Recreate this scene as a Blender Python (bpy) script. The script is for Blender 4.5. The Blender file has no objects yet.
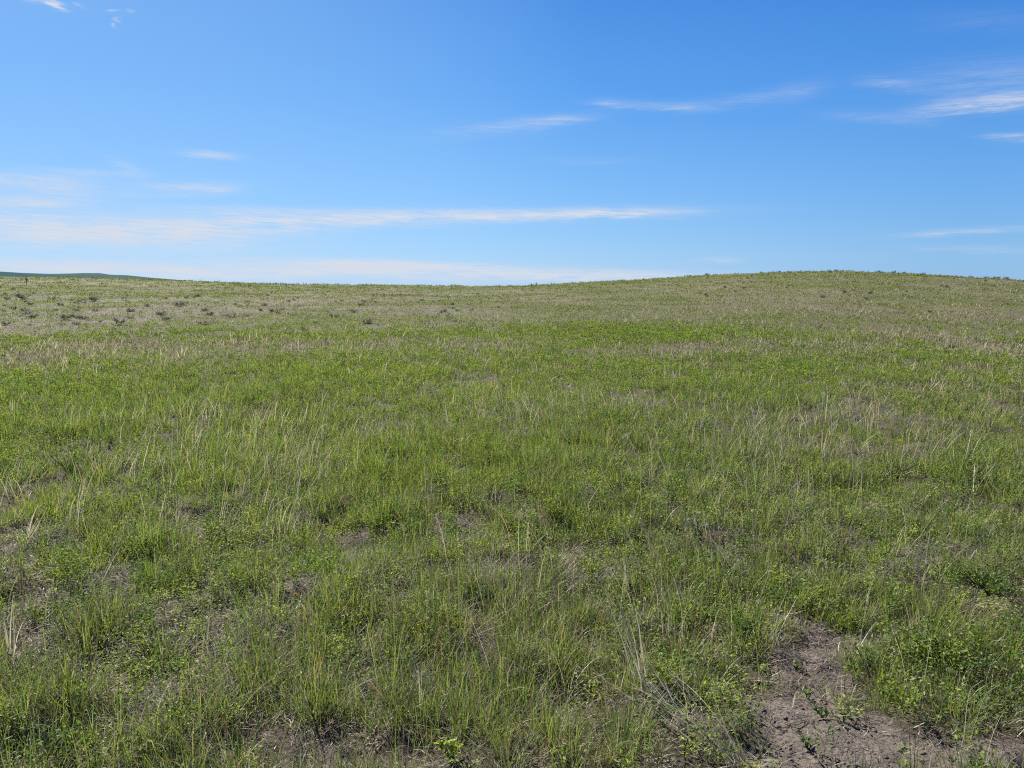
import bpy, math, random
import numpy as np
from mathutils import Vector

rng = np.random.default_rng(7)
random.seed(7)
C = bpy.context.scene
COL = C.collection
W, H, F = 1024, 768, 731.0
EYE = 1.6
PITCH = math.atan(96 / F)
HOR = 288.0

# ------------------------------------------------------------------ noise
_perm = np.random.default_rng(3).random((256, 256))
def vnoise(x, y, seed=0):
    x = np.asarray(x, float) + seed * 17.31; y = np.asarray(y, float) + seed * 5.77
    xi = np.floor(x).astype(np.int64); yi = np.floor(y).astype(np.int64)
    fx = x - xi; fy = y - yi
    fx = fx * fx * (3 - 2 * fx); fy = fy * fy * (3 - 2 * fy)
    a = _perm[xi & 255, yi & 255]; b = _perm[(xi + 1) & 255, yi & 255]
    c = _perm[xi & 255, (yi + 1) & 255]; d = _perm[(xi + 1) & 255, (yi + 1) & 255]
    return a + (b - a) * fx + (c - a) * fy + (a - b - c + d) * fx * fy
def fbm(x, y, scale, seed=0, octs=3):
    s = 0; amp = 1; tot = 0
    for o in range(octs):
        ca, sa = math.cos(o * 1.1), math.sin(o * 1.1)
        s = s + amp * vnoise((x * ca - y * sa) / scale, (x * sa + y * ca) / scale, seed + o * 3)
        tot += amp; amp *= .55; scale *= .48
    return s / tot
def sstep(a, b, x):
    t = np.clip((x - a) / (b - a), 0, 1)
    return t * t * (3 - 2 * t)

# ------------------------------------------------------------------ camera geometry
def pix_dir(px, py):
    x = (px - W / 2) / F; v = -(py - H / 2) / F
    cp, sp = math.cos(PITCH), math.sin(PITCH)
    d = np.array([x, cp + v * sp, -sp + v * cp])
    return d / np.linalg.norm(d)
def pix_azel(px, py):
    d = pix_dir(px, py)
    return math.atan2(d[0], d[1]), math.asin(d[2])

# ------------------------------------------------------------------ terrain
CREST = [(-400, 276), (0, 277.6), (60, 278.2), (120, 279.5), (180, 282), (250, 284), (350, 285.5), (450, 286.6), (520, 286.4),
         (560, 284.8), (620, 281.5), (680, 278.2), (740, 275.2), (800, 273.6), (850, 273.2), (900, 274.6), (950, 277.5), (1024, 281.5), (1150, 287), (1500, 291)]
_caz = []; _ctan = []
for px, py in CREST:
    a, e = pix_azel(px, py)
    _caz.append(a); _ctan.append(math.tan(e))
_caz = np.array(_caz); _ctan = np.array(_ctan)
def crest_dist(az):
    return np.interp(az, [-1.2, -.62, -.4, 0, .25, .45, .8], [240, 230, 170, 150, 165, 175, 165])
def terrain(x, y, fine=True):
    x = np.asarray(x, float); y = np.asarray(y, float)
    r = np.hypot(x, y); az = np.arctan2(x, y)
    D = crest_dist(az)
    zc = EYE + np.interp(az, _caz, _ctan) * D
    u = np.clip((r - 10) / (D - 10), 0, 1)
    z = zc * (u * u * (3 - 2 * u)) ** .93
    over = np.clip(r - D, 0, None)
    z = z - 18 * (1 - np.exp(-(over / 420) ** 1.3)) - sstep(0, 60, over) * .8
    k = sstep(4, 60, r)
    lim = 1 - sstep(.6, 1.0, r / D) * .5
    z = z + (fbm(x, y, 14, 11) - .5) * .55 * k * lim
    z = z + (fbm(x, y, 2.1, 12, 2) - .5) * .15 * (1 - sstep(90, 200, r) * .5)
    z = z + (fbm(x, y, 7, 14, 3) - .5) * .55 * sstep(70, 150, r)
    if fine:
        z = z + (fbm(x, y, .30, 13, 3) - .5) * .13 * (1 - sstep(8, 25, r))
    return z
def ground_at(px, py):
    d = pix_dir(px, py)
    r = np.geomspace(1.2, 400, 4000)
    hx = d[0] * r; hy = d[1] * r; hz = EYE + d[2] * r
    g = terrain(hx, hy, False)
    i = np.where(hz <= g)[0]
    i = i[0] if len(i) else 3900
    return float(hx[i]), float(hy[i])
def patch(px, py, rx, ry, amp=1.0):
    c = ground_at(px, py); a = ground_at(px, py + ry); b = ground_at(px, max(py - ry, 287))
    dist = math.hypot(*c)
    return (c[0], c[1], max(rx * dist / F, .05), max(abs(a[1] - b[1]) / 2, .05), amp)
def blobs(x, y, lst, soft=.35, seed=40):
    m = np.zeros_like(np.asarray(x, float))
    r = np.hypot(x, y)
    wob = (fbm(x / (r * .05 + .1), y / (r * .12 + .1), 1.0, seed, 3) - .5) * 1.1
    for cx, cy, sx, sy, amp in lst:
        d = np.sqrt(((x - cx) / sx) ** 2 + ((y - cy) / sy) ** 2)
        m = np.maximum(m, amp * (1 - sstep(1 - soft, 1 + soft, d + wob)))
    return m

# bare soil (photo positions projected onto the ground)
BARE = [patch(*p) for p in [
    (915, 758, 150, 30, 1.15), (1000, 756, 80, 18, 1.15), (826, 712, 66, 28, 1), (800, 670, 36, 22, .85), (840, 640, 34, 16, .72), (785, 620, 18, 9, .6), (1010, 764, 120, 22, 1), (950, 860, 260, 90, 1.2), (850, 800, 90, 50, 1.2),
    (372, 556, 26, 9, .9), (486, 570, 34, 10, .95), (398, 500, 12, 5, .8), (560, 550, 20, 6, .7), (925, 556, 50, 9, .8), (880, 545, 26, 6, .7),
    (230, 640, 22, 12, .85), (110, 580, 22, 10, .85), (672, 600, 12, 8, .8), (325, 755, 30, 16, .85), (275, 612, 14, 8, .7), (160, 700, 24, 12, .7),
    (430, 672, 18, 12, .7), (388, 408, 16, 3, .7), (130, 730, 16, 18, .7), (20, 690, 22, 12, .6), (560, 690, 26, 14, .45), (700, 720, 30, 20, .4),
    (390, 700, 16, 12, .6), (300, 585, 14, 8, .5), (175, 510, 14, 5, .6), (590, 595, 16, 6, .5), (445, 625, 20, 8, .55)]]
# areas of pale dry grass / greyish litter / lush green
DRY = [patch(*p) for p in [
    (60, 282, 150, 3, 1), (150, 283.5, 80, 2, .7), (330, 300, 60, 3, .5), (680, 318, 60, 4, .4), (860, 312, 90, 6, .45), (800, 330, 60, 4, .4),
    (905, 335, 60, 6, 1), (1010, 352, 60, 12, .95), (830, 345, 60, 6, .55), (395, 347, 130, 9, .8), (255, 350, 120, 12, .8), (95, 348, 120, 12, .7),
    (670, 350, 70, 7, .6), (1000, 318, 60, 6, .5), (560, 300, 60, 4, .5), (760, 300, 60, 4, .4), (900, 400, 60, 10, .35), (620, 303, 50, 3, .5), (450, 322, 90, 5, .5), (960, 372, 60, 8, .5)]]
GREY = [patch(*p) for p in [
    (60, 284, 100, 3, .4), (200, 305, 260, 9, .12), (860, 279, 170, 4, .6), (900, 292, 130, 3, .45), (20, 299, 14, 4, 1), (92, 302, 10, 4, 1), (112, 310, 12, 3, 1), (125, 320, 20, 4, 1), (66, 318, 18, 5, .9), (180, 306, 14, 3, .9), (45, 318, 14, 4, .8), (300, 350, 30, 8, .7), (150, 340, 50, 6, .5),
    (110, 318, 120, 9, .28), (230, 312, 100, 9, .25), (380, 312, 90, 5, .6), (300, 335, 60, 6, .6), (700, 286, 60, 4, .5), (420, 292, 60, 3, .45),
    (820, 282, 90, 4, .6), (960, 287, 60, 3, .5), (890, 350, 40, 5, .5), (240, 352, 50, 8, .6), (780, 300, 40, 4, .5), (20, 325, 60, 8, .5)]]
LUSH = [patch(*p) for p in [
    (540, 334, 90, 5, .9), (640, 322, 90, 6, .6), (70, 295, 80, 6, .7), (450, 372, 260, 12, .7), (120, 390, 140, 16, .6), (600, 500, 110, 30, .6), (470, 720, 50, 40, .2),
    (900, 345, 40, 4, .6), (740, 320, 90, 6, .4), (960, 640, 90, 50, .8), (720, 600, 60, 40, .6), (620, 440, 120, 24, .5), (70, 440, 90, 22, .5)]]

# ------------------------------------------------------------------ materials
def new_mat(name):
    m = bpy.data.materials.new(name); m.use_nodes = True
    m.node_tree.nodes.clear()
    return m, m.node_tree.nodes, m.node_tree.links
def leaf_material(name, trans=.4, gloss=.05, rough=.45, tboost=(1.15, 1.25, .8)):
    m, N, L = new_mat(name)
    out = N.new('ShaderNodeOutputMaterial')
    at = N.new('ShaderNodeAttribute'); at.attribute_name = 'col'
    df = N.new('ShaderNodeBsdfDiffuse'); tr = N.new('ShaderNodeBsdfTranslucent'); gl = N.new('ShaderNodeBsdfGlossy')
    gl.inputs['Roughness'].default_value = rough
    gl.inputs['Color'].default_value = (.9, .9, .9, 1)
    mul = N.new('ShaderNodeMix'); mul.data_type = 'RGBA'; mul.blend_type = 'MULTIPLY'; mul.inputs['Factor'].default_value = 1
    mul.inputs[7].default_value = (*tboost, 1)
    L.new(at.outputs['Color'], df.inputs['Color'])
    L.new(at.outputs['Color'], mul.inputs[6]); L.new(mul.outputs[2], tr.inputs['Color'])
    a = N.new('ShaderNodeMixShader'); a.inputs[0].default_value = trans
    L.new(df.outputs[0], a.inputs[1]); L.new(tr.outputs[0], a.inputs[2])
    b = N.new('ShaderNodeMixShader'); b.inputs[0].default_value = gloss
    L.new(a.outputs[0], b.inputs[1]); L.new(gl.outputs[0], b.inputs[2])
    L.new(b.outputs[0], out.inputs['Surface'])
    return m
M_GRASS = leaf_material('grass_blade', .46, .02, .45, (1.2, 1.38, .62))
M_LEAF = leaf_material('leaf', .46, .012, .5, (1.25, 1.4, .55))
M_DRY = leaf_material('dry_straw', .38, .025, .5, (1, 1, .95))
M_FAR = leaf_material('far_hillside', 0.0, 0.0, .6)
M_SAGE = leaf_material('sagebrush_leaf', .2, .02, .6, (1, 1, 1))

def soil_material():
    m, N, L = new_mat('prairie_soil')
    out = N.new('ShaderNodeOutputMaterial')
    bs = N.new('ShaderNodeBsdfPrincipled'); bs.inputs['Roughness'].default_value = .95
    bs.inputs['Specular IOR Level'].default_value = .15
    tc = N.new('ShaderNodeTexCoord')
    at = N.new('ShaderNodeAttribute'); at.attribute_name = 'col'
    n1 = N.new('ShaderNodeTexNoise'); n1.inputs['Scale'].default_value = 55; n1.inputs['Detail'].default_value = 8; n1.inputs['Roughness'].default_value = .7
    n2 = N.new('ShaderNodeTexNoise'); n2.inputs['Scale'].default_value = 9; n2.inputs['Detail'].default_value = 6
    vo = N.new('ShaderNodeTexVoronoi'); vo.inputs['Scale'].default_value = 70
    for n in (n1, n2, vo): L.new(tc.outputs['Object'], n.inputs['Vector'])
    r1 = N.new('ShaderNodeValToRGB')
    r1.color_ramp.elements[0].position = .3; r1.color_ramp.elements[0].color = (.45, .43, .42, 1)
    r1.color_ramp.elements[1].position = .72; r1.color_ramp.elements[1].color = (1.35, 1.33, 1.3, 1)
    L.new(n1.outputs['Fac'], r1.inputs[0])
    r2 = N.new('ShaderNodeValToRGB')
    r2.color_ramp.elements[0].position = .3; r2.color_ramp.elements[0].color = (.72, .7, .68, 1)
    r2.color_ramp.elements[1].position = .7; r2.color_ramp.elements[1].color = (1.15, 1.13, 1.1, 1)
    L.new(n2.outputs['Fac'], r2.inputs[0])
    m1 = N.new('ShaderNodeMix'); m1.data_type = 'RGBA'; m1.blend_type = 'MULTIPLY'; m1.inputs['Factor'].default_value = 1
    m2 = N.new('ShaderNodeMix'); m2.data_type = 'RGBA'; m2.blend_type = 'MULTIPLY'; m2.inputs['Factor'].default_value = 1
    L.new(at.outputs['Color'], m1.inputs[6]); L.new(r1.outputs[0], m1.inputs[7])
    L.new(m1.outputs[2], m2.inputs[6]); L.new(r2.outputs[0], m2.inputs[7])
    L.new(m2.outputs[2], bs.inputs['Base Color'])
    b1 = N.new('ShaderNodeBump'); b1.inputs['Strength'].default_value = 1; b1.inputs['Distance'].default_value = .022
    b2 = N.new('ShaderNodeBump'); b2.inputs['Strength'].default_value = .5; b2.inputs['Distance'].default_value = .008
    L.new(n1.outputs['Fac'], b1.inputs['Height']); L.new(vo.outputs['Distance'], b2.inputs['Height'])
    L.new(b1.outputs[0], b2.inputs['Normal']); L.new(b2.outputs[0], bs.inputs['Normal'])
    L.new(bs.outputs[0], out.inputs['Surface'])
    return m
M_SOIL = soil_material()

def flat_mat(name, col, rough=.8):
    m, N, L = new_mat(name)
    out = N.new('ShaderNodeOutputMaterial'); bs = N.new('ShaderNodeBsdfPrincipled')
    nz = N.new('ShaderNodeTexNoise'); nz.inputs['Scale'].default_value = 120
    mx = N.new('ShaderNodeMix'); mx.data_type = 'RGBA'
    mx.inputs[6].default_value = (*[c * .7 for c in col], 1); mx.inputs[7].default_value = (*[min(1, c * 1.25) for c in col], 1)
    L.new(nz.outputs['Fac'], mx.inputs[0]); L.new(mx.outputs[2], bs.inputs['Base Color'])
    bs.inputs['Roughness'].default_value = rough
    L.new(bs.outputs[0], out.inputs['Surface'])
    return m

# ------------------------------------------------------------------ mesh helpers
class Geo:
    def __init__(s): s.v = []; s.t = []; s.c = []; s.n = 0
    def add(s, v, t, c):
        s.v.append(v.astype(np.float32)); s.t.append(t.astype(np.int32) + s.n); s.c.append(c.astype(np.float32)); s.n += len(v)
    def build(s, name, mat, parent=None, smooth=False):
        v = np.concatenate(s.v); t = np.concatenate(s.t); c = np.concatenate(s.c)
        me = bpy.data.meshes.new(name)
        me.vertices.add(len(v)); me.vertices.foreach_set('co', v.ravel())
        me.loops.add(t.size); me.loops.foreach_set('vertex_index', t.ravel())
        me.polygons.add(len(t)); me.polygons.foreach_set('loop_start', np.arange(0, t.size, 3, dtype=np.int32))
        if smooth: me.polygons.foreach_set('use_smooth', np.ones(len(t), dtype=bool))
        a = me.attributes.new('col', 'FLOAT_COLOR', 'POINT')
        cc = np.ones((len(v), 4), np.float32); cc[:, :3] = c
        a.data.foreach_set('color', cc.ravel())
        me.materials.append(mat); me.update()
        if len(t) > 50000: print('TRIS', name, len(t))
        o = bpy.data.objects.new(name, me); COL.objects.link(o)
        if parent: o.parent = parent
        return o
def tag(o, label=None, cat=None, group=None, kind=None):
    if label: o['label'] = label
    if cat: o['category'] = cat
    if group: o['group'] = group
    if kind: o['kind'] = kind
    return o

def ribbons(g, B, az, lean, curve, L, Wd, cb, ct, seg, psi=None, midw=.9, kink=0.0):
    """n curved tapering blades; B (n,3) bases, cb/ct (n,3) colours at base and tip"""
    n = len(B)
    if n == 0: return
    az = np.broadcast_to(az, n); lean = np.broadcast_to(lean, n); curve = np.broadcast_to(curve, n)
    if psi is None: psi = rng.uniform(-.9, .9, n)
    wa = az + math.pi / 2 + psi
    wv = np.stack([np.cos(wa), np.sin(wa), np.zeros(n)], 1)
    P = B.copy(); verts = []; cols = []
    for k in range(seg + 1):
        t = k / seg
        if k < seg:
            w = Wd * (1 - t ** 2 * .8) * (midw if k == 0 else 1) * .5
            verts += [P - wv * w[:, None], P + wv * w[:, None]]
            cc = cb + (ct - cb) * t
            cols += [cc, cc]
            phi = lean + curve * (t + .5 / seg) * (t + .5 / seg)
            a2 = az + (rng.normal(0, kink, n) if kink else 0)
            st = (L / seg)
            P = P + np.stack([np.cos(a2) * np.sin(phi), np.sin(a2) * np.sin(phi), np.cos(phi)], 1) * st[:, None]
        else:
            verts.append(P); cols.append(ct)
    V = np.stack(verts, 1); CC = np.stack(cols, 1)
    m = 2 * seg + 1
    tri = []
    for k in range(seg - 1):
        a = 2 * k
        tri += [(a, a + 1, a + 3), (a, a + 3, a + 2)]
    a = 2 * (seg - 1); tri.append((a, a + 1, a + 2))
    tri = np.array(tri)
    T = (np.arange(n)[:, None, None] * m + tri[None]).reshape(-1, 3)
    g.add(V.reshape(-1, 3), T, CC.reshape(-1, 3))
def leaves(g, P, az, tilt, L, Wd, cb, ct):
    """n little folded diamond leaves"""
    n = len(P)
    if n == 0: return
    d = np.stack([np.cos(az) * np.cos(tilt), np.sin(az) * np.cos(tilt), np.sin(tilt)], 1)
    s = np.stack([-np.sin(az), np.cos(az), np.zeros(n)], 1)
    roll = rng.uniform(-.7, .7, n)
    s = s * np.cos(roll)[:, None] + np.cross(d, s) * np.sin(roll)[:, None]
    up = np.cross(d, s)
    fold = .25
    a = P; b = P + d * L[:, None]
    mid = P + d * (L * .5)[:, None]
    l = mid - s * (Wd / 2)[:, None] + up * (Wd * fold)[:, None]; r = mid + s * (Wd / 2)[:, None] + up * (Wd * fold)[:, None]
    V = np.stack([a, l, b, r], 1); m = (cb + ct) / 2
    CC = np.stack([cb, m, ct, m], 1)
    T = (np.arange(n)[:, None, None] * 4 + np.array([(0, 1, 2), (0, 2, 3)])[None]).reshape(-1, 3)
    g.add(V.reshape(-1, 3), T, CC.reshape(-1, 3))
def tubes(g, pts, rad, col, sides=5):
    """one bent tapering tube through pts"""
    pts = np.array(pts, float); n = len(pts)
    V = []; 
    for i in range(n):
        d = pts[min(i + 1, n - 1)] - pts[max(i - 1, 0)]; d /= np.linalg.norm(d) + 1e-9
        a = np.cross(d, [0.3, .9, .2]); a /= np.linalg.norm(a) + 1e-9; b = np.cross(d, a)
        for k in range(sides):
            w = 2 * math.pi * k / sides
            V.append(pts[i] + (a * math.cos(w) + b * math.sin(w)) * rad[i])
    T = []
    for i in range(n - 1):
        for k in range(sides):
            p, q = i * sides + k, i * sides + (k + 1) % sides
            T += [(p, q, q + sides), (p, q + sides, p + sides)]
    V.append(pts[0]); V.append(pts[-1])
    for k in range(sides):
        T.append((k, n * sides, (k + 1) % sides)); T.append(((n - 1) * sides + k, (n - 1) * sides + (k + 1) % sides, n * sides + 1))
    V = np.array(V); c = np.tile(np.array(col, float), (len(V), 1))
    g.add(V, np.array(T), c)

# ------------------------------------------------------------------ scattering
def sample(n0, rmin, rmax, rref=6.0, fall=1.6, half=.78):
    """points with n0 per square metre up to rref, thinning as (rref/r)^fall beyond"""
    r = np.geomspace(rmin, rmax, 600)
    dens = n0 * np.minimum(1, (rref / r) ** fall) * r * 2 * half
    cum = np.concatenate([[0], np.cumsum((dens[1:] + dens[:-1]) / 2 * np.diff(r))])
    n = int(cum[-1])
    rr = np.interp(rng.random(n) * cum[-1], cum, r)
    az = rng.uniform(-half, half, n)
    return rr * np.sin(az), rr * np.cos(az), rr
def maps(x, y):
    r = np.hypot(x, y)
    bare = np.clip(blobs(x, y, BARE, .6, 41) * (1.15 + 1.2 * (fbm(x, y, .16, 45, 2) - .62)), 0, 1)
    dry = blobs(x, y, DRY, .7, 42); grey = blobs(x, y, GREY, .7, 43); lush = blobs(x, y, LUSH, .7, 44)
    far = sstep(18, 40, r)
    n3 = fbm(x, y, 1.6, 21); n15 = fbm(x, y, 9, 22, 4)
    sc = np.clip(r / 9, 1, 6)
    nb = fbm(x / sc, y / sc / np.clip(r / 18, 1, 4), .42, 23, 3)
    dryness = np.clip(.27 + .10 * sstep(1, 6, x / (1 + .12 * r)) + (n15 - .5) * 1.1 * (.5 + far) + (nb - .5) * .7 + .6 * dry + .3 * grey - .3 * lush + .12 * far + .07 * sstep(50, 110, r) + .1 * (1 - sstep(3, 7, r)), 0, 1)
    return dict(r=r, bare=bare, dry=dry, grey=grey, lush=lush, dryness=dryness, n3=n3, n15=n15, nb=nb)

GREENS = np.array([[.104, .156, .022], [.056, .100, .020], [.045, .088, .030], [.158, .196, .030], [.090, .130, .050]])
DRYC = np.array([[.33, .27, .16], [.25, .20, .12], [.40, .355, .26], [.19, .125, .08], [.28, .26, .215]])
def pick(pal, n, w=None):
    i = rng.choice(len(pal), n, p=w)
    return pal[i] * rng.uniform(.6, 1.4, (n, 1)) * rng.uniform(.94, 1.06, (n, 3))

def near_f(r): return 1 - sstep(8, 20, r)
def grow_grass():
    g_green, g_dry = Geo(), Geo()
    for rmin, rmax, seg, nb, n0, rref, fall in ((1.2, 7.5, 3, 32, 330, 8, 0), (7.5, 26, 2, 14, 300, 7.0, 1.45), (26, 270, 1, 10, 200, 7.0, 1.5)):
        x, y, r = sample(n0, rmin, rmax, rref, fall)
        mp = maps(x, y)
        cl = fbm(x, y, .26, 31, 2); cl2 = fbm(x, y, .8, 32, 2)
        near = 1 - sstep(9, 22, r)
        p = np.clip(.50 + 4.2 * (cl - .48) * near + (1 - near) * .4 + (cl2 - .5) * 1.2 * near + mp['lush'] * .3 - mp['grey'] * .15, .04, 1)
        p = p * (1 - np.clip(mp['bare'] * 1.02, 0, 1) * .975)
        keep = rng.random(len(x)) < p
        x, y, r = x[keep], y[keep], r[keep]; mp = {k: v[keep] for k, v in mp.items()}
        crest = crest_dist(np.arctan2(x, y))
        keep = r < crest + 25
        x, y, r = x[keep], y[keep], r[keep]; mp = {k: v[keep] for k, v in mp.items()}
        n = len(x)
        # tuft-wide character
        hue = np.clip(rng.random(n) * .42 + fbm(x, y, 1.3, 34) * .5 + .5 * (fbm(x / np.clip(r / 10, 1, 4), y / np.clip(r / 6, 1, 8), 2.2, 36, 2) - .5) - .05 * np.tanh(x / (1 + .3 * r)), 0, .999)
        th = (.07 + .12 * rng.random(n) ** 1.7 + .09 * sstep(.35, .7, fbm(x, y, 1.9, 33))) * (1 + .25 * mp['lush'] + .3 * mp['dry'])
        th *= (1 - .3 * sstep(60, 150, r)) * (1 - .35 * sstep(7, 16, r))
        th *= 1 - .12 * (1 - sstep(6, 11, r))
        bunch = (rng.random(n) < .05) * near_f(r)
        th = th * (1 + .6 * bunch)
        idx = np.repeat(np.arange(n), (nb * (1 + 1.2 * bunch)).astype(int))
        m = len(idx)
        rr = r[idx]
        spread = .02 + .026 * rng.random(n) + np.clip(r - 8, 0, 200) * .006
        ox, oy = rng.normal(0, 1, m) * spread[idx], rng.normal(0, 1, m) * spread[idx]
        bx, by = x[idx] + ox, y[idx] + oy
        az = np.arctan2(oy, ox) + rng.normal(0, .7, m)
        # light wind from the left
        lean = np.abs(rng.normal(.28, .36, m)) * (1 + .7 * sstep(6, 12, rr)); curve = rng.normal(.55, .6, m)
        L = th[idx] * rng.uniform(.35, 1.2, m)
        wd = np.maximum(rng.uniform(.0018, .0036, m), rng.uniform(.28, .62, m) * rr / F)
        isdry = rng.random(m) < mp['dryness'][idx] * .85
        bz = terrain(bx, by) - .004
        B = np.stack([bx, by, bz], 1)
        gi = np.clip((hue[idx] * 5 + rng.normal(0, .8, m)).astype(int), 0, 4)
        order = np.array([2, 4, 1, 0, 3])
        cg = GREENS[order[gi]] * rng.uniform(.6, 1.45, (m, 1)) * (1 + .5 * (fbm(x, y, 1.1, 35, 2) - .5))[idx][:, None]
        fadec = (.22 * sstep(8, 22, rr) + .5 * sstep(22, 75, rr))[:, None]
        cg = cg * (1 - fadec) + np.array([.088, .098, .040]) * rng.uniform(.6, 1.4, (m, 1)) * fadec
        tipd = (rng.random(m) < .22)[:, None]
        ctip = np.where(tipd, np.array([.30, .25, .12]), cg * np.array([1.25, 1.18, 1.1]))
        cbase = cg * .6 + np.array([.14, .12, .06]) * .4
        redd = (rng.random(m) < .07)[:, None]
        ctip = np.where(redd, np.array([.20, .10, .055]), ctip)
        s = ~isdry
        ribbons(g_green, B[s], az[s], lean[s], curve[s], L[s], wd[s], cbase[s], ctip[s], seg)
        s = isdry
        k = int(s.sum())
        greyf = np.clip(mp['grey'][idx][s] + .25 * rng.random(k), 0, 1)[:, None]
        cd = pick(DRYC, k, [.3, .28, .14, .1, .18]) * (1 - greyf * .55) + np.array([.20, .17, .165]) * greyf * .55
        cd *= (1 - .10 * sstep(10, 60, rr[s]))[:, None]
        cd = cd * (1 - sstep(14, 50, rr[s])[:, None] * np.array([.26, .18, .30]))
        flop = rng.random(k)
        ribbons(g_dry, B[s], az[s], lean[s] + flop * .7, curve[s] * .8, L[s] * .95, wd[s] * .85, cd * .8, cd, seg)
    a = g_green.build('grass', M_GRASS); tag(a, 'short green prairie grass in tufts covering the whole field', 'grass', kind='stuff')
    b = g_dry.build('dry_grass', M_DRY); tag(b, 'dead tan and grey grass blades mixed through the green prairie grass', 'dry grass', kind='stuff')

def grow_forbs():
    g = Geo()
    for rmin, rmax, nl, n0, rref, fall in ((1.2, 8, 56, 135, 8, 0), (8, 28, 26, 150, 8, 1.5), (28, 160, 10, 130, 8, 1.6)):
        x, y, r = sample(n0, rmin, rmax, rref, fall)
        mp = maps(x, y)
        f = fbm(x, y, .9, 51) * .55 + fbm(x, y, 4.5, 52) * .45
        p = sstep(.37, .57, f) * (1 - mp['bare'] * .97) * (1 - mp['dry'] * .9) * (1 - mp['grey'] * .6)
        p = p * (1 - .7 * sstep(18, 50, r))
        keep = (rng.random(len(x)) < p) & (r < crest_dist(np.arctan2(x, y)))
        x, y, r, f = x[keep], y[keep], r[keep], f[keep]
        n = len(x); idx = np.repeat(np.arange(n), nl); m = len(idx); rr = r[idx]
        rad = rng.uniform(.03, .085, n) * (1 + .5 * (rng.random(n) < .2)) + np.clip(r - 8, 0, 150) * .004
        hh = rng.uniform(.04, .17, n) * (.6 + .5 * rad / .07 * (r < 10) + .5 * (r >= 10))
        t = rng.random(m) ** .6
        ang = rng.uniform(0, 2 * math.pi, m)
        rho = rad[idx] * np.sqrt(rng.random(m)) * (.35 + .65 * t)
        px, py = x[idx] + np.cos(ang) * rho, y[idx] + np.sin(ang) * rho
        z = terrain(x, y)[idx] + hh[idx] * t
        L = np.maximum(rng.uniform(.007, .021, m), rng.uniform(.7, 1.8, m) * rr / F)
        base = np.array([[.108, .156, .021], [.185, .220, .032], [.058, .100, .022], [.104, .134, .054]])
        kind = rng.choice(4, n, p=[.4, .25, .2, .15])
        c = base[kind[idx]] * rng.uniform(.75, 1.3, (m, 1))
        fo = (.8 * sstep(12, 45, rr))[:, None]
        c = c * (1 - fo) + np.array([.085, .095, .038]) * rng.uniform(.6, 1.4, (m, 1)) * fo
        leaves(g, np.stack([px, py, z], 1), ang + rng.normal(0, .6, m), rng.normal(.25, .45, m), L, L * rng.uniform(.4, .6, m), c * .9, c * 1.1)
        if rmax < 30:   # stems
            ns = 4; i2 = np.repeat(np.arange(n), ns); k = len(i2)
            B = np.stack([x[i2] + rng.normal(0, .008, k), y[i2] + rng.normal(0, .008, k), terrain(x, y)[i2] - .003], 1)
            cs = np.tile(np.array([.10, .12, .035]), (k, 1)) * rng.uniform(.7, 1.3, (k, 1))
            ribbons(g, B, rng.uniform(0, 6.28, k), rng.uniform(.1, .45, k), rng.normal(.1, .2, k), hh[i2] * 1.0, np.maximum(.0022, .4 * r[i2] / F), cs, cs, 2)
    o = g.build('leafy_groundcover', M_LEAF); tag(o, 'small bright green leafy weeds growing low between the grass tufts', 'weeds', kind='stuff')

def grow_litter():
    g = Geo()
    for rmin, rmax, n0, rref, fall, seg in ((1.2, 8, 6500, 4, .8, 3), (8, 20, 2500, 4, 1.7, 2)):
        x, y, r = sample(n0, rmin, rmax, rref, fall)
        mp = maps(x, y)
        inpath = blobs(x, y, BARE[:9], .4, 41)
        cl = fbm(x, y, .3, 61, 2)
        p = np.clip((cl - .1) * 1.5, .3, 1) * (1 - inpath * .62)
        keep = rng.random(len(x)) < p
        x, y, r = x[keep], y[keep], r[keep]; m = len(x)
        grey = rng.random(m)[:, None]
        c = rng.uniform(.2, 1.05, (m, 1)) ** 1.3 * 1.15 * pick(DRYC, m, [.25, .25, .1, .15, .25]) * (1 - grey * .6) + rng.uniform(.3, 1.2, (m, 1)) * np.array([.17, .155, .14]) * grey * .6
        B = np.stack([x, y, terrain(x, y) + rng.uniform(-.002, .05, m) * rng.random(m) ** .7], 1)
        ribbons(g, B, rng.uniform(0, 6.28, m), rng.uniform(.9, 1.62, m), rng.normal(.1, .5, m), rng.uniform(.012, .075, m),
                np.maximum(rng.uniform(.0014, .004, m), .35 * r / F), c, c * .95, seg, kink=.5)
    o = g.build('dead_litter', M_DRY); tag(o, 'matted grey and beige dead grass lying on the soil between tufts', 'plant litter', kind='stuff')

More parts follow.
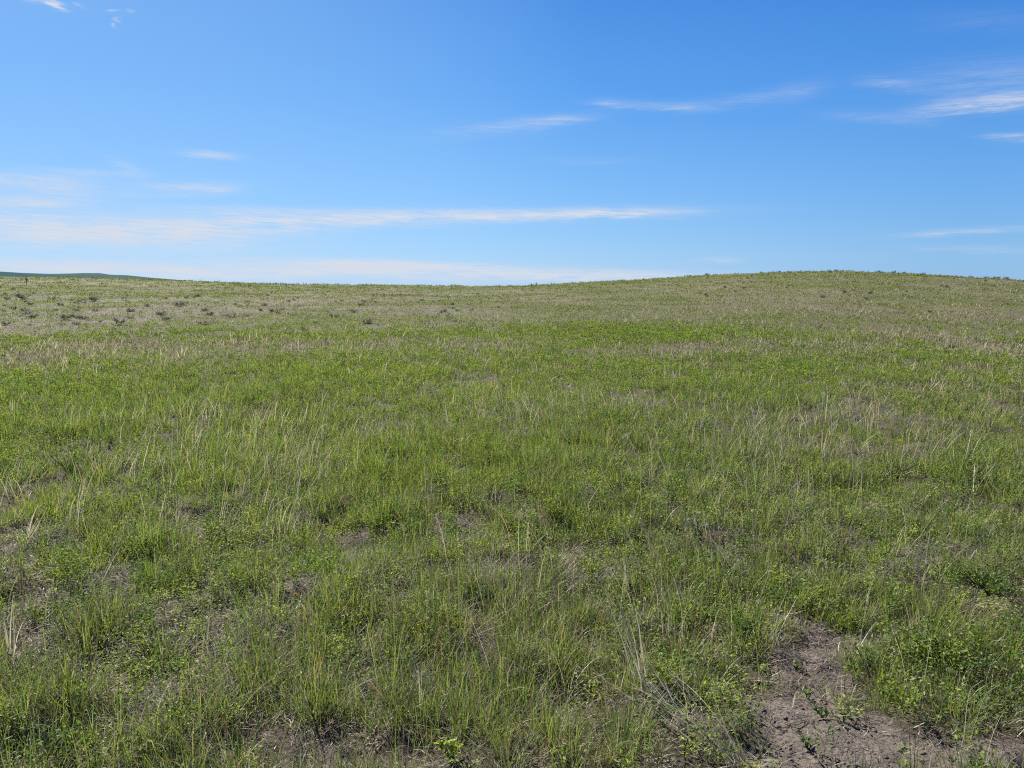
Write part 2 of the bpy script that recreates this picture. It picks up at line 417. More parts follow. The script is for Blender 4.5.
def grow_straw():
    g = Geo()
    for rmin, rmax, n0, rref, fall, seg in ((1.1, 10, 80, 6, .7, 6), (10, 30, 24, 6, 1.2, 3), (30, 260, 20, 6, 1.45, 2)):
        x, y, r = sample(n0, rmin, rmax, rref, fall)
        mp = maps(x, y)
        n5 = fbm(x, y, 2.6, 71)
        right = sstep(-.3, 1.2, x) * (1 - sstep(14, 22, r))
        p = np.clip((n5 - .47) * 2.4 + mp['dry'] * 1.0 + right * .25 + .12, 0, 1) * (1 - mp['bare'] * .9)
        keep = (rng.random(len(x)) < p) & (r < crest_dist(np.arctan2(x, y)) + 10)
        x, y, r = x[keep], y[keep], r[keep]; mp = {k: v[keep] for k, v in mp.items()}
        nb = 4; n = len(x); idx = np.repeat(np.arange(n), nb); m = len(idx); rr = r[idx]
        base_az = np.where(rng.random(n) < .65, rng.normal(math.pi * .92, .7, n), rng.uniform(0, 6.28, n))   # mostly leaning left
        base_az = np.where(x < -.3 - .15 * r, rng.normal(.2, .9, n), base_az)
        az = base_az[idx] + rng.normal(0, .45, m)
        B = np.stack([x[idx] + rng.normal(0, .03, m), y[idx] + rng.normal(0, .03, m), np.zeros(m)], 1)
        B[:, 2] = terrain(B[:, 0], B[:, 1])
        L = rng.uniform(.14, .44, m) * (1 - .38 * sstep(7, 22, rr)) * (1 + .25 * mp['dry'][idx])
        wd = np.maximum(rng.uniform(.0013, .0028, m), rng.uniform(.28, .55, m) * rr / F)
        c = pick(DRYC, m, [.35, .15, .38, .02, .10]) * 1.2
        greenish = (rng.random(m) < .3)[:, None]
        c = np.where(greenish, c * .5 + np.array([.16, .19, .08]) * .7, c)
        ribbons(g, B, az, np.abs(rng.normal(.35, .22, m)), rng.normal(.5, .35, m), L, wd, c * .85, c, seg, kink=.08)
        # seed heads on some near stalks
    o = g.build('straw_stalks', M_DRY); tag(o, 'long thin pale straw stalks standing out above the green grass', 'straw', kind='stuff')

def grow_clods():
    g = Geo()
    x, y, r = sample(3200, 1.2, 9, 4, 1.2)
    b = blobs(x, y, BARE, .4, 41)
    keep = rng.random(len(x)) < b * .9
    x, y = x[keep], y[keep]; n = len(x)
    s = rng.uniform(.0012, .0042, n) * (1 + 1.6 * (rng.random(n) < .04))
    z = terrain(x, y) + s * .1
    base = np.array([[1, 0, 0], [0, 1, 0], [-1, 0, 0], [0, -1, 0], [0, 0, .7], [0, 0, -.7]], float)
    V = base[None] * s[:, None, None] * rng.uniform(.6, 1.3, (n, 6, 1)) + np.stack([x, y, z], 1)[:, None]
    tri = np.array([(0, 1, 4), (1, 2, 4), (2, 3, 4), (3, 0, 4), (1, 0, 5), (2, 1, 5), (3, 2, 5), (0, 3, 5)])
    T = (np.arange(n)[:, None, None] * 6 + tri[None]).reshape(-1, 3)
    c = np.repeat(np.array([.17, .14, .12]) * rng.uniform(.55, 1.35, (n, 1)), 6, 0)
    g.add(V.reshape(-1, 3), T, c)
    o = g.build('soil_crumbs', M_SOIL); tag(o, 'small crumbs and pebbles of brown soil on the bare patches', 'soil crumbs', kind='stuff')

# ------------------------------------------------------------------ ground
def build_ground():
    rings = np.concatenate([np.geomspace(.7, 9, 330), np.geomspace(9, 300, 260)[1:], np.geomspace(300, 5200, 40)[1:]])
    az = np.concatenate([np.linspace(-.85, .85, 520), np.linspace(.85, 2 * math.pi - .85, 90)[1:-1]])
    A, R = np.meshgrid(az, rings)
    x = (R * np.sin(A)).ravel(); y = (R * np.cos(A)).ravel()
    z = terrain(x, y)
    mp = maps(x, y)
    r = mp['r']
    na = len(az); nr = len(rings)
    soil = np.array([.142, .122, .108]); thatch = np.array([.085, .072, .052]); green = np.array([.07, .082, .03]); litter = np.array([.16, .14, .125])
    b = mp['bare'][:, None]
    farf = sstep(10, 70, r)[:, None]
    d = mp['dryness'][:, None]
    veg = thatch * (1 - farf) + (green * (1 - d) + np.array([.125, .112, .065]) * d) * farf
    veg = veg * (1 - mp['grey'][:, None] * .5) + litter * (1 - .3 * farf) * mp['grey'][:, None] * .5
    col = veg * (1 - b) + soil * b
    i = np.arange(nr - 1)[:, None] * na; j = np.arange(na)[None]
    j2 = (j + 1) % na
    a0 = (i + j).ravel(); a1 = (i + j2).ravel(); b0 = (i + na + j).ravel(); b1 = (i + na + j2).ravel()
    T = np.concatenate([np.stack([a0, b1, b0], 1), np.stack([a0, a1, b1], 1)])
    V = np.stack([x, y, z], 1)
    V = np.vstack([V, [[0, 0, 0]]]); col = np.vstack([col, [thatch]])
    k = np.arange(na); T = np.vstack([T, np.stack([np.full(na, len(V) - 1), (k + 1) % na, k], 1)])
    # keep normals up
    n = np.cross(V[T[:, 1]] - V[T[:, 0]], V[T[:, 2]] - V[T[:, 0]])[:, 2] < 0
    T[n] = T[n][:, ::-1]
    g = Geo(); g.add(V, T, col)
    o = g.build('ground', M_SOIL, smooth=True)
    tag(o, 'brown prairie soil rising to a low hill on the right', 'ground', kind='structure')

def build_hills():
    tab = [(-300, 272), (-60, 271), (0, 271.2), (22, 272.6), (50, 273.6), (72, 273.4), (84, 273.0), (100, 273.2), (110, 274.8), (128, 275.4), (150, 277.6), (185, 280.6), (220, 282.6), (280, 285.5), (360, 290)]
    az_t = []; tn = []
    for px, py in tab:
        a, e = pix_azel(px, py); az_t.append(a); tn.append(math.tan(e))
    az = np.linspace(az_t[0] - .3, az_t[-1], 260); rr = np.linspace(1700, 3000, 40)
    A, R = np.meshgrid(az, rr)
    crest = 2300
    prof = np.exp(-((R - crest) / 300) ** 2)
    top = EYE + np.interp(A, az_t, tn) * crest
    z = -22 + (top + 22) * prof
    x = R * np.sin(A); y = R * np.cos(A)
    z = z + (fbm(x, y, 260, 81, 4) - .5) * 26 * np.sqrt(prof) * (1 - prof ** 4 * .86)
    n15 = fbm(x, y, 300, 82, 4)
    col = np.array([.050, .078, .076]) + (n15[..., None] - .5) * np.array([.07, .06, .04])  # blue cast of distant haze put into the ridge's own colour, no haze volume
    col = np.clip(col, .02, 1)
    na = len(az); i = np.arange(len(rr) - 1)[:, None] * na; j = np.arange(na - 1)[None]
    a0 = (i + j).ravel(); a1 = a0 + 1; b0 = a0 + na; b1 = b0 + 1
    T = np.concatenate([np.stack([a0, a1, b1], 1), np.stack([a0, b1, b0], 1)])
    g = Geo(); g.add(np.stack([x, y, z], 2).reshape(-1, 3), T, col.reshape(-1, 3))
    o = g.build('distant_hills', M_FAR, smooth=True)
    tag(o, 'low blue green ridge of far hills on the left skyline', 'hills', kind='structure')

# ------------------------------------------------------------------ single plants
def sage_mesh(name, seed, height=.38, width=.55, dead=False):
    """a woody mound: forked twigs carrying small grey leaves"""
    global rng
    keep = rng; rng = np.random.default_rng(seed)
    g = Geo()
    for k in range(16):
        a = rng.uniform(0, 6.28); ln = rng.uniform(.6, 1.0)
        tip = np.array([math.cos(a) * width * .5 * ln * rng.uniform(.3, 1), math.sin(a) * width * .5 * ln * rng.uniform(.3, 1), height * rng.uniform(.35, .95)])
        mid = tip * np.array([.6, .6, .4]) + rng.normal(0, .015, 3)
        tubes(g, [np.array([0, 0, -.03]) + rng.normal(0, .012, 3), mid, tip], [.009, .006, .0025], (.13, .10, .085), 4)
        n = 26 if not dead else 12
        t = rng.uniform(.25, 1.05, n)[:, None]
        P = mid + (tip - mid) * t + rng.normal(0, width * .06, (n, 3))
        P[:, 2] = np.maximum(P[:, 2], .015)
        c = (np.array([.15, .16, .115]) if not dead else np.array([.20, .175, .15])) * rng.uniform(.6, 1.4, (n, 1))
        leaves(g, P, rng.uniform(0, 6.28, n), rng.uniform(-.2, 1.3, n), rng.uniform(.04, .085, n), rng.uniform(.016, .034, n), c, c)
    o = g.build(name, M_SAGE)
    rng = keep
    return o
def place(o, px, py, scale=1.0, rot=0, xy=None, dz=0, zs=1.0):
    x, y = xy if xy else ground_at(px, py)
    o.location = (x, y, float(terrain(x, y)) + dz)
    o.rotation_euler = (0, 0, rot); o.scale = (scale, scale, scale * zs)
def dup(o):
    c = o.copy(); COL.objects.link(c)
    for ch in o.children:
        d = ch.copy(); COL.objects.link(d); d.parent = c
    return c

def build_sagebrush():
    protos = [sage_mesh('sagebrush', 100 + k, .34 + .05 * (k % 3), .6 + .12 * (k % 2), dead=(k == 3)) for k in range(5)]
    used = set()
    unique = [
        (22, 299, 2.6, 'broad grey dead sagebrush clump at the far left with a dark shadow'),
        (14, 290, 1.5, 'dark sagebrush nearest the left edge just under the brown band'),
        (54, 300, 1.1, 'lone low dark sagebrush right of the broad grey clump at far left'),
        (84, 303, 1.5, 'dark rounded sagebrush beside a purplish grey clump on the left flat'),
        (94, 301, 2.0, 'purplish grey sagebrush leaning against a darker shrub on the left flat'),
        (198, 297, 1.6, 'small black looking sagebrush standing alone right of the left flat'),
        (179, 307, 2.0, 'soft grey sagebrush below the lone black looking shrub'),
        (120, 325, 1.5, 'grey sagebrush at the near edge of the left flat above the pale grass'),
        (232, 318, 1.8, 'last dark sagebrush at the right end of the left flat'),
        (66, 320, 1.6, 'blue grey sagebrush low at the near edge of the left flat'),
        (472, 311, 1.0, 'lone dark green sagebrush in the middle of the field below the dip'),
        (517, 283.5, .9, 'tiny upright shrub on the skyline where the hill begins to rise'),
        (930, 313, .8, 'lone dark shrub in the middle of the right hand slope'),
        (846, 278, 1.2, 'dark shrub on the bright patch just below the hilltop'),
        (952, 348, .7, 'low dark green shrub beside the pale grass patch on the right'),
        (917, 276, 1.6, 'rounded shrub at the right shoulder of the hill crest'),
        (751, 276.5, 1.6, 'first rounded shrub at the left shoulder of the hill crest'),
    ]
    rnd = random.Random(5)
    k = 0
    def nxt():
        nonlocal k
        i = k % 5; k += 1
        if i not in used:
            used.add(i); return protos[i]
        return dup(protos[i])
    for px, py, s, lab in unique:
        o = nxt(); place(o, px, py, s * .72, rnd.uniform(0, 6.28), zs=.62); tag(o, lab, 'sagebrush')
    left = [(480 * rnd.random() ** 1.5, rnd.uniform(288, 326)) for _ in range(150)]
    for px, py in left:
        o = nxt(); place(o, px, py, rnd.uniform(.3, 1.25), rnd.uniform(0, 6.28), zs=.42)
        tag(o, 'small dark sagebrush among many on the flat at the left', 'sagebrush', 'sagebrush scattered on the left flat')
    for i in range(60):
        px = 690 + 330 * rnd.random()
        az = math.atan2(pix_dir(px, 280)[0], pix_dir(px, 280)[1])
        D = float(crest_dist(az)) * rnd.uniform(.95, 1.0)
        o = nxt(); place(o, 0, 0, rnd.uniform(1.0, 2.5), rnd.uniform(0, 6.28), zs=.75, xy=(D * math.sin(az), D * math.cos(az)))
        tag(o, 'small dark bush in the row along the top of the hill', 'bush', 'bushes along the hill crest')
    for i in range(26):
        px, py = rnd.uniform(700, 1020), rnd.uniform(278, 300)
        o = nxt(); place(o, px, py, rnd.uniform(.5, 1.0), rnd.uniform(0, 6.28), zs=.6)
        tag(o, 'small greyish bush scattered on the slope under the hilltop', 'bush', 'bushes on the slope below the crest')
    for i in range(26):
        px, py = rnd.uniform(260, 690), rnd.uniform(288, 318)
        o = nxt(); place(o, px, py, rnd.uniform(.4, .8), rnd.uniform(0, 6.28), zs=.6)
        tag(o, 'tiny dark tussock dotted across the middle of the far field', 'tussock', 'tussocks across the middle distance')

def straw_clump(px, py, items, label, seed, hw=.0026):
    """items: (dx_px, top dx_px, height_m, lean) stalks rooted at the pixel"""
    global rng
    keep = rng; rng = np.random.default_rng(seed)
    g = Geo(); x, y = ground_at(px, py)
    n = items[0]; L0, azm, lean, spread = items[1:]
    B = np.stack([rng.normal(0, .02, n), rng.normal(0, .02, n), np.full(n, -.01)], 1)
    az = rng.normal(azm, spread, n)
    c = DRYC[rng.choice([0, 2, 2], n)] * rng.uniform(1.1, 1.5, (n, 1))
    ribbons(g, B, az, np.abs(rng.normal(lean, .12, n)), rng.normal(.35, .3, n), L0 * rng.uniform(.55, 1.1, n), rng.uniform(.9, 1.5, n) * hw * 1.3, c * .9, c, 8, psi=rng.uniform(-.4, .4, n), kink=.1)
    # broken bits lying round the foot
    m = n * 2
    B = np.stack([rng.normal(0, .05, m), rng.normal(0, .05, m), rng.uniform(0, .03, m)], 1)
    ribbons(g, B, rng.uniform(0, 6.28, m), rng.uniform(.8, 1.5, m), rng.normal(0, .5, m), rng.uniform(.04, .12, m), np.full(m, .0028), np.tile([.3, .26, .2], (m, 1)), np.tile([.34, .29, .22], (m, 1)), 3, kink=.4)
    o = g.build('dry_stalk_clump', M_DRY)
    rng = keep
    place(o, 0, 0, 1, 0, (x, y))
    tag(o, label, 'dry stalks', 'clumps of dead stalks in the near grass')

def build_straw_clumps():
    R = 0.0; Lf = math.pi
    for i, (px, py, it, lab, w) in enumerate([
        (28, 548, (7, .34, R, .35, .3), 'arching pale dead stalks bending right at the left edge', .003),
        (66, 512, (5, .26, 1.5, .1, .8), 'short upright dead stalks right of the arching ones at left', .003),
        (98, 585, (6, .5, .3, .4, .4), 'long dead stalks slanting up and right over a dark hollow', .0026),
        (140, 520, (4, .42, .6, .2, .4), 'pair of tall bleached stalks in the left part of the field', .0028),
        (12, 668, (8, .36, 1.4, .2, .6), 'thick pale bundle of dead stalks at the lower left edge', .0035),
        (74, 690, (4, .3, 2.4, .5, .9), 'crooked grey dead stalk bent in a zigzag at lower left', .0035),
        (206, 655, (4, .28, 1.5, .15, .6), 'single straight tan stalk rising beside a dark hollow at lower left', .003),
        (238, 690, (5, .26, Lf, .4, .5), 'curved white stalk hooked over left of the lower middle', .003),
        (420, 712, (6, .30, 1.9, .15, .6), 'thin upright straw stalks in the lower middle', .0028),
        (408, 700, (4, .26, 2.2, .3, .4), 'two crossed straw stalks in the lower middle', .0028),
        (642, 700, (9, .48, 2.35, .25, .16), 'bleached stalks leaning together right of the lower middle', .003),
        (625, 602, (4, .24, 1.6, .08, .4), 'two short upright broken stalks at the head of the leaning bundle', .004),
        (690, 735, (16, .42, 2.6, .8, .6), 'fan of dead straw leaning left beside the bare dirt', .0024),
        (745, 765, (14, .42, 2.7, .9, .6), 'lowest bundle of long straw bending left over the dirt edge', .003),
        (640, 560, (3, .42, 2.7, .4, .2), 'single long curved straw in the middle right grass', .0028),
        (850, 560, (6, .5, 2.8, .75, .3), 'fine pale straw streaking up left above the bare gap at right', .0026),
        (860, 500, (4, .34, 1.5, .12, .5), 'upright forked straw at the right above the pale litter gap', .003),
        (1002, 745, (3, .24, 2.4, .35, .4), 'lone straw at the lower right corner over the shaded dirt', .0028),
        (915, 640, (5, .2, 1.7, .25, .5), 'small bleached tuft standing in green grass right of the dirt', .005),
        (720, 545, (5, .46, 2.7, .6, .35), 'long straw leaning left near the silvery plant', .0026),
        (310, 520, (3, .30, 2.3, .3, .5), 'pair of short leaning straws left of centre', .0028),
        (430, 500, (3, .34, 1.5, .05, .3), 'upright thin pale stalk near the centre of the field', .0026)]):
        straw_clump(px, py, it, lab, 300 + i, w)

def leafy_plant(px, py, label, seed, n, rad, hh, leaf, col, name='leafy_weed', cat='weed', cup=.5):
    global rng
    keep = rng; rng = np.random.default_rng(seed)
    g = Geo()
    ns = max(4, n // 10)
    tips = []
    for k in range(ns):
        a = rng.uniform(0, 6.28); q = rad * math.sqrt(rng.random())
        tip = np.array([math.cos(a) * q, math.sin(a) * q, hh * rng.uniform(.5, 1)])
        tubes(g, [np.array([0, 0, -.01]), tip * [.45, .45, .55], tip], [.0022, .0018, .001], np.array(col) * .9, 4)
        m = max(3, n // ns)
        t = rng.uniform(.15, 1, m)[:, None]
        P = tip * t
        c = np.array(col) * rng.uniform(.75, 1.3, (m, 1))
        lf = leaf * rng.uniform(.6, 1.2, m)
        leaves(g, P, rng.uniform(0, 6.28, m), rng.normal(cup, .35, m), lf, lf * rng.uniform(.35, .5, m), c * .9, c * 1.1)
    o = g.build(name, M_LEAF)
    rng = keep
    place(o, px, py, 1, 0)
    tag(o, label, cat)
    return o

def build_weeds():
    g1 = (.06, .105, .025); g2 = (.085, .13, .028); g3 = (.12, .15, .11)
    data = [
        (808, 693, 'small sprig of yellow green leaves highest on the bare dirt', 16, .03, .06, .022, g2),
        (824, 716, 'darker green seedling in the middle of the bare dirt', 26, .04, .05, .03, g1),
        (843, 722, 'seedling touching the right side of the dark green one on the dirt', 18, .035, .045, .026, g2),
        (808, 744, 'leafy seedling low on the dirt near the bottom edge', 22, .05, .06, .026, g1),
        (867, 672, 'green weed at the right border of the dirt path', 40, .07, .11, .028, g1),
        (795, 668, 'flat round leaved rosette beside the pale stick on dirt', 12, .05, .015, .032, (.14, .17, .07)),
        (745, 640, 'leafy green bush at the left border of the dirt path', 160, .14, .13, .02, g1),
        (70, 478, 'bright yellow green leafy weed at the left above the arching stalks', 160, .16, .26, .03, g2),
        (742, 470, 'dark green leafy weed in the right part of the middle field', 320, .3, .18, .028, (.055, .10, .03)),
        (698, 545, 'silvery blue green plant in the right centre grass', 120, .09, .14, .035, g3),
        (440, 492, 'dark green leafy weed near the centre of the field', 120, .14, .18, .03, (.055, .10, .025)),
        (380, 480, 'round leafy weed left of the centre', 120, .15, .18, .03, g1),
        (978, 480, 'bright leafy weed near the right edge of the field', 140, .2, .2, .035, g2),
        (988, 590, 'tall broad clump of leafy weeds at the right edge', 420, .26, .18, .022, g2),
        (945, 672, 'leafy weeds overhanging the shaded dirt at lower right', 420, .26, .17, .02, g1),
        (466, 682, 'yellow leaved weed in the lower middle grass', 40, .04, .08, .022, (.26, .28, .03)),
        (452, 765, 'bright yellow green weed at the bottom edge left of centre', 60, .05, .1, .028, (.2, .25, .03)),
        (275, 690, 'light green weed at lower left beside the hooked stalk', 70, .06, .1, .026, g2),
        (60, 760, 'leafy fern like weed in the bottom left corner', 120, .1, .12, .03, g1)]
    for i, (px, py, lab, n, rad, hh, lf, c) in enumerate(data):
        leafy_plant(px, py, lab, 500 + i, n, rad, hh, lf, c)

def build_flowers():
    ym = flat_mat('yellow_petal', (.72, .52, .02), .5); gm = flat_mat('flower_stem', (.10, .16, .03), .6)
    for px, py, lab, hh in ((295, 606, 'orange yellow round flower on a short stem above a litter gap', .09), (146, 764, 'bright yellow flower nearest the bottom edge at lower left', .06)):
        x, y = ground_at(px, py)
        root = bpy.data.objects.new('yellow_flower', None); COL.objects.link(root)
        root.location = (x, y, float(terrain(x, y))); tag(root, lab, 'flower', 'yellow flowers in the grass')
        g = Geo(); tubes(g, [(0, 0, -.01), (.004, -.003, hh * .6), (.006, -.004, hh)], [.0018, .0015, .0015], (.1, .16, .03), 6)
        g.build('stem', gm, root)
        g = Geo(); n = 26
        P = np.tile([.006, -.004, hh], (n, 1)); a = np.linspace(0, 6.28 * 2, n)
        tl = np.where(np.arange(n) < n / 2, .35, .9)
        L = np.full(n, .015 if hh > .055 else .010)
        cc = np.tile([.7, .5, .02], (n, 1)); leaves(g, P, a, tl, L, L * .42, cc, cc)
        g.build('petals', ym, root)
        g = Geo(); n = 5
        cc = np.tile([.09, .15, .03], (n, 1))
        leaves(g, np.tile([0, 0, .006], (n, 1)), np.linspace(0, 5.2, n), np.full(n, .35), np.full(n, .045), np.full(n, .012), cc, cc)
        g.build('leaves', gm, root)

def build_bits():
    # pale weathered stick on the dirt
    g = Geo()
    x, y = ground_at(768, 680)
    tubes(g, [(-.075, .012, .010), (-.03, .004, .016), (.01, .0, .015), (.05, -.012, .017), (.085, -.016, .010)], [.004, .007, .009, .007, .003], (.24, .21, .17), 8)
    tubes(g, [(.01, 0, .018), (.03, .02, .030), (.045, .03, .034)], [.004, .003, .002], (.22, .19, .15), 6)
    o = g.build('weathered_stick', M_SAGE, smooth=True); place(o, 0, 0, .9, -.15, (x, y), -.008); tag(o, 'short pale weathered stick lying on dirt beside shaded grass', 'stick')
    # thin twig across the dirt
    g = Geo(); x, y = ground_at(800, 722)
    tubes(g, [(-.05, .03, .004), (-.01, .0, .010), (.02, .014, .012), (.05, .035, .006)], [.0012, .002, .0018, .0008], (.17, .13, .10), 5)
    o = g.build('twig', M_SAGE); place(o, 0, 0, 1, 0, (x, y)); tag(o, 'thin dark twig lying on the bare dirt left of the seedlings', 'twig')
    # tall dead flower stalk on left skyline
    for px, py, hh, lab in ((26.5, 285, .95, 'tall dark dead flower stalk rising against the far hills at left'), (531, 287.5, .6, 'left one of two tiny dark stalks on the central skyline'), (536, 287.5, .75, 'right one of two tiny dark stalks on the central skyline')):
        g = Geo(); x, y = ground_at(px, py)
        tubes(g, [(0, 0, -.05), (.01, 0, hh * .5), (.02, 0, hh)], [.03, .03, .015], (.10, .08, .065), 6)
        tubes(g, [(.01, 0, hh * .45), (.015, 0, hh * .7), (.02, 0, hh * 1.02)], [.03, .075, .02], (.12, .085, .06), 7)
        tubes(g, [(.01, 0, hh * .4), (.10, .02, hh * .55), (.15, .02, hh * .75)], [.02, .02, .03], (.11, .08, .06), 5)
        o = g.build('dead_flower_stalk', M_SAGE); place(o, 0, 0, 1, 0, (x, y)); tag(o, lab, 'dead stalk')
    # dark charred looking hollow clumps of dead twigs
    global rng
    for i, (px, py, s, lab) in enumerate(((110, 578, 1, 'dark tangle of dead grey twigs in a hollow at the left'), (228, 642, 1, 'dark dead twig clump in a hollow at lower left'), (275, 622, .7, 'small tangle of bleached roots below the orange yellow flower'),
                                          (940, 555, 1.2, 'dead grey twig tangle along the pale gap at the right'), (330, 680, .6, 'tiny dead twig tangle in the lower left of centre'), (400, 497, .7, 'dark tuft of dead stems left of the centre'))):
        keep = rng; rng = np.random.default_rng(700 + i)
        g = Geo(); n = 90
        B = np.stack([rng.normal(0, .07 * s, n), rng.normal(0, .05 * s, n), rng.uniform(0, .02, n)], 1)
        c = np.array([.17, .15, .13]) * rng.uniform(.4, 1.7, (n, 1))
        ribbons(g, B, rng.uniform(0, 6.28, n), rng.uniform(.2, 1.4, n), rng.normal(.2, .8, n), rng.uniform(.04, .11, n) * s, np.full(n, .0028), c, c, 4, kink=.5)
        o = g.build('dead_twig_clump', M_DRY); rng = keep
        place(o, px, py, 1, 0); tag(o, lab, 'dead twigs')

# ------------------------------------------------------------------ sky
EXPO = 1.5; SKYK = .11 * 2 ** EXPO
SUN_AZ, SUN_EL = math.radians(-36), math.radians(43)
CLOUDS = [  # px, py, half length, half thickness, tilt, amount
    (95, 233, 150, 15, .03, .85), (230, 226, 110, 8, -.02, .50), (330, 221, 120, 5, 0, .4), (470, 215, 150, 5, -.012, .72), (610, 213, 65, 4, -.02, .55), (250, 210, 80, 3, .02, .30),
    (260, 270, 130, 6, 0, .55), (400, 266, 90, 4, .04, .6), (480, 274, 190, 7, .02, .62), (620, 276, 90, 5, .02, .5), (360, 263, 110, 2.5, .02, .4), (60, 265, 80, 6, .02, .55), (150, 274, 120, 6, .02, .5),
    (30, 181, 70, 7, .04, .6), (20, 202, 80, 7, .0, .5), (190, 188, 45, 5, -.02, .5), (90, 172, 50, 3, .05, .25), (110, 195, 60, 3, .03, .2), (130, 168, 18, 6, .35, .22), (213, 155, 24, 3.5, .06, .48), (20, 218, 60, 4, 0, .3),
    (515, 126, 62, 6, -.1, .26), (560, 119, 30, 3, -.03, .2), (635, 105, 40, 3.4, .03, .22), (608, 104, 12, 4, .05, .16), (690, 107, 24, 4, .0, .2), (755, 98, 50, 6, -.12, .15), (800, 90, 26, 8, -.2, .10),
    (890, 84, 26, 5, .05, .26), (965, 107, 46, 5, -.06, .5), (1015, 99, 60, 7, -.04, .5), (1000, 76, 90, 16, -.04, .20), (880, 118, 48, 5, .05, .15), (1016, 136, 26, 3, .0, .42),
    (960, 232, 60, 2.6, -.05, .34), (980, 249, 66, 3, .02, .16), (720, 260, 22, 2, 0, .28), (985, 22, 60, 10, 0, .07), (590, 161, 50, 3, 0, .07),
    (55, 4, 9, 2.6, .28, 1.2), (80, 6, 4, 2, .2, .4), (113, 11, 5, 1.3, 0, .45), (131, 12, 4, 2, 0, .3), (113, 24, 2, 1.6, 0, .5), (119, 19, 2, 1.5, 0, .3), (35, 1, 10, 2, 0, .3)]
def build_world():
    w = bpy.data.worlds.new('World'); C.world = w; w.use_nodes = True
    N, L = w.node_tree.nodes, w.node_tree.links
    N.clear()
    out = N.new('ShaderNodeOutputWorld'); bg = N.new('ShaderNodeBackground')
    sky = N.new('ShaderNodeTexSky'); sky.sky_type = 'NISHITA'; sky.sun_disc = False
    sky.sun_elevation = SUN_EL; sky.sun_rotation = SUN_AZ
    sky.altitude = 900; sky.air_density = 1.0; sky.dust_density = .6; sky.ozone_density = 2.2
    hs = N.new('ShaderNodeHueSaturation'); hs.inputs['Saturation'].default_value = 1.18; hs.inputs['Value'].default_value = 1
    L.new(sky.outputs[0], hs.inputs['Color'])
    def lin(c): return [((v / 255 + .055) / 1.055) ** 2.4 / SKYK for v in c]
    tc = N.new('ShaderNodeTexCoord')
    sep = N.new('ShaderNodeSeparateXYZ'); L.new(tc.outputs['Generated'], sep.inputs[0])
    def M(op, a, b=None, c=None):
        n = N.new('ShaderNodeMath'); n.operation = op
        for i, v in enumerate((a, b, c)):
            if v is None: continue
            if hasattr(v, 'links') or isinstance(v, bpy.types.NodeSocket): L.new(v, n.inputs[i])
            else: n.inputs[i].default_value = v
        return n.outputs[0]
    az = M('ARCTAN2', sep.outputs[0], sep.outputs[1]); el = M('ARCSINE', sep.outputs[2])
    ramp = N.new('ShaderNodeValToRGB'); cr = ramp.color_ramp
    stops = [(0, (146, 193, 236)), (2.1, (144, 194, 239)), (6.6, (122, 182, 241)), (13.7, (87, 158, 234)), (20.2, (68, 139, 222)), (45, (38, 84, 168)), (89, (24, 58, 128))]
    cr.elements[0].position = 0; cr.elements[0].color = (*lin(stops[0][1]), 1)
    cr.elements[1].position = stops[-1][0] / 90; cr.elements[1].color = (*lin(stops[-1][1]), 1)
    for d, c in stops[1:-1]:
        e = cr.elements.new(d / 90); e.color = (*lin(c), 1)
    L.new(M('DIVIDE', el, math.pi / 2), ramp.inputs[0])
    cosd = M('COSINE', M('SUBTRACT', az, SUN_AZ))
    def mixc(f, a, b, mode='MIX'):
        n = N.new('ShaderNodeMix'); n.data_type = 'RGBA'; n.blend_type = mode
        L.new(f, n.inputs[0]) if not isinstance(f, float) else setattr(n.inputs[0], 'default_value', f)
        L.new(a, n.inputs[6])
        if isinstance(b, tuple): n.inputs[7].default_value = (*b, 1)
        else: L.new(b, n.inputs[7])
        return n.outputs[2]
    wl = M('MULTIPLY', M('MINIMUM', M('MAXIMUM', M('DIVIDE', M('SUBTRACT', cosd, .75), .25), 0.0), 1.0), .36)
    wr = M('MINIMUM', M('MAXIMUM', M('DIVIDE', M('SUBTRACT', .86, cosd), .47), 0.0), 1.3)
    skyc = mixc(wl, ramp.outputs[0], tuple(lin((150, 198, 243))))
    skyc = mixc(wr, skyc, (.62, .78, .88), 'MULTIPLY')
    skyc = mixc(.06, skyc, hs.outputs[0])
    # domain warp so that the streak edges fray
    cmb = N.new('ShaderNodeCombineXYZ'); L.new(M('MULTIPLY', az, 9.0), cmb.inputs[0]); L.new(M('MULTIPLY', el, 55.0), cmb.inputs[1])
    nz = N.new('ShaderNodeTexNoise'); nz.inputs['Scale'].default_value = 1.3; nz.inputs['Detail'].default_value = 7; nz.inputs['Roughness'].default_value = .7
    L.new(cmb.outputs[0], nz.inputs['Vector'])
    cm2 = N.new('ShaderNodeCombineXYZ'); L.new(M('MULTIPLY', az, 30.0), cm2.inputs[0]); L.new(M('MULTIPLY', el, 240.0), cm2.inputs[1])
    nz2 = N.new('ShaderNodeTexNoise'); nz2.inputs['Scale'].default_value = 1.0; nz2.inputs['Detail'].default_value = 5; nz2.inputs['Roughness'].default_value = .6
    L.new(cm2.outputs[0], nz2.inputs['Vector'])
    cm3 = N.new('ShaderNodeCombineXYZ'); L.new(M('ADD', M('MULTIPLY', az, 16.0), M('MULTIPLY', el, 30.0)), cm3.inputs[0]); L.new(M('ADD', M('MULTIPLY', el, 420.0), M('MULTIPLY', az, 20.0)), cm3.inputs[1])
    nz3 = N.new('ShaderNodeTexNoise'); nz3.inputs['Scale'].default_value = 1.0; nz3.inputs['Detail'].default_value = 6; nz3.inputs['Roughness'].default_value = .7; nz3.inputs['Distortion'].default_value = .6
    L.new(cm3.outputs[0], nz3.inputs['Vector'])
    azw = M('ADD', az, M('MULTIPLY', M('SUBTRACT', nz2.outputs['Fac'], .5), .03))
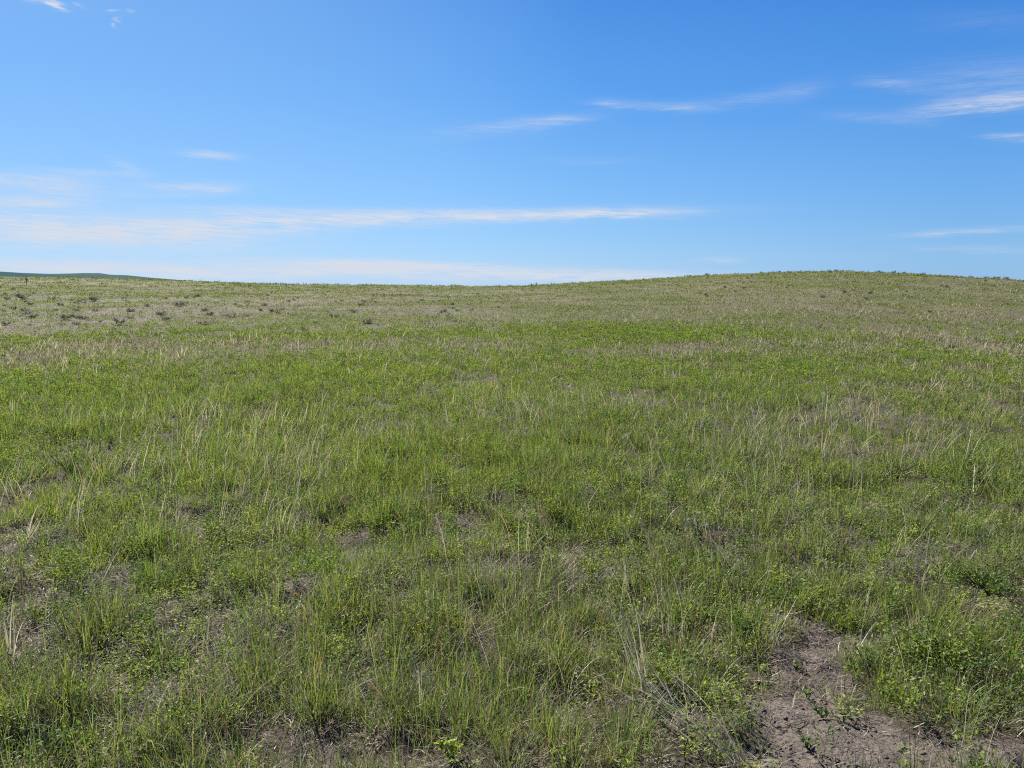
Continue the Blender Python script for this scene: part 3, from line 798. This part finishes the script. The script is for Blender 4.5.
    elw = M('ADD', el, M('MULTIPLY', M('SUBTRACT', nz.outputs['Fac'], .5), .016))
    total = None
    for px, py, hl, ht, tilt, amt in CLOUDS:
        a0, e0 = pix_azel(px, py)
        a1, e1 = pix_azel(px + hl, py); a2, e2 = pix_azel(px, py + ht)
        la = abs(a1 - a0); te = abs(e2 - e0) + .0006
        slope = ((e1 - e0) - tilt * hl / F) / la
        du = M('SUBTRACT', azw, a0)
        dv = M('SUBTRACT', M('SUBTRACT', elw, e0), M('MULTIPLY', du, slope))
        q = M('ADD', M('POWER', M('ABSOLUTE', M('DIVIDE', du, la)), 2.0), M('POWER', M('ABSOLUTE', M('DIVIDE', dv, te)), 2.0))
        m = M('MULTIPLY', M('EXPONENT', M('MULTIPLY', q, -.9)), amt)
        total = m if total is None else M('ADD', total, m)
    tex = M('ADD', M('MULTIPLY', nz.outputs['Fac'], 2.8), M('ADD', M('MULTIPLY', nz2.outputs['Fac'], 1.4), M('MULTIPLY', M('SUBTRACT', nz3.outputs['Fac'], .5), 2.6)))
    dens = M('MULTIPLY', total, M('MAXIMUM', M('SUBTRACT', tex, 1.2), .12))
    # thin veil of far cloud low over the horizon, and a very faint milky wash
    low = M('MULTIPLY', M('EXPONENT', M('MULTIPLY', M('MAXIMUM', el, 0.0), -22.0)), .07)
    dens = M('MINIMUM', M('ADD', dens, low), .93)
    mix = N.new('ShaderNodeMix'); mix.data_type = 'RGBA'
    L.new(dens, mix.inputs[0]); L.new(skyc, mix.inputs[6]); mix.inputs[7].default_value = (*lin((216, 222, 234)), 1)
    L.new(mix.outputs[2], bg.inputs['Color']); bg.inputs['Strength'].default_value = .11
    L.new(bg.outputs[0], out.inputs['Surface'])
    sd = bpy.data.lights.new('sun', 'SUN'); sd.energy = 5.0; sd.angle = math.radians(.5); sd.color = (1, .955, .88)
    so = bpy.data.objects.new('sun', sd); COL.objects.link(so)
    v = Vector((math.sin(SUN_AZ) * math.cos(SUN_EL), math.cos(SUN_AZ) * math.cos(SUN_EL), math.sin(SUN_EL)))
    so.rotation_euler = v.to_track_quat('Z', 'Y').to_euler(); so.location = (0, 0, 50)

# ------------------------------------------------------------------ assemble
build_world()
build_ground()
build_hills()
grow_grass()
grow_forbs()
grow_litter()
grow_straw()
grow_clods()
build_sagebrush()
build_straw_clumps()
build_weeds()
build_flowers()
build_bits()

cam = bpy.data.cameras.new('camera'); co = bpy.data.objects.new('camera', cam); COL.objects.link(co)
cam.sensor_width = 36; cam.lens = 36 * F / W; cam.clip_start = .05; cam.clip_end = 30000
co.location = (0, 0, EYE); co.rotation_euler = (math.pi / 2 - PITCH, 0, 0)
C.camera = co
vs = C.view_settings; vs.view_transform = 'Standard'; vs.look = 'None'; vs.exposure = EXPO; vs.gamma = 1; vs.use_curve_mapping = False
C.render.resolution_x = W; C.render.resolution_y = H
C.render.engine = 'CYCLES'
cy = C.cycles
cy.use_denoising = False; cy.filter_width = 1.15
cy.max_bounces = 5; cy.diffuse_bounces = 2; cy.transmission_bounces = 3; cy.glossy_bounces = 2
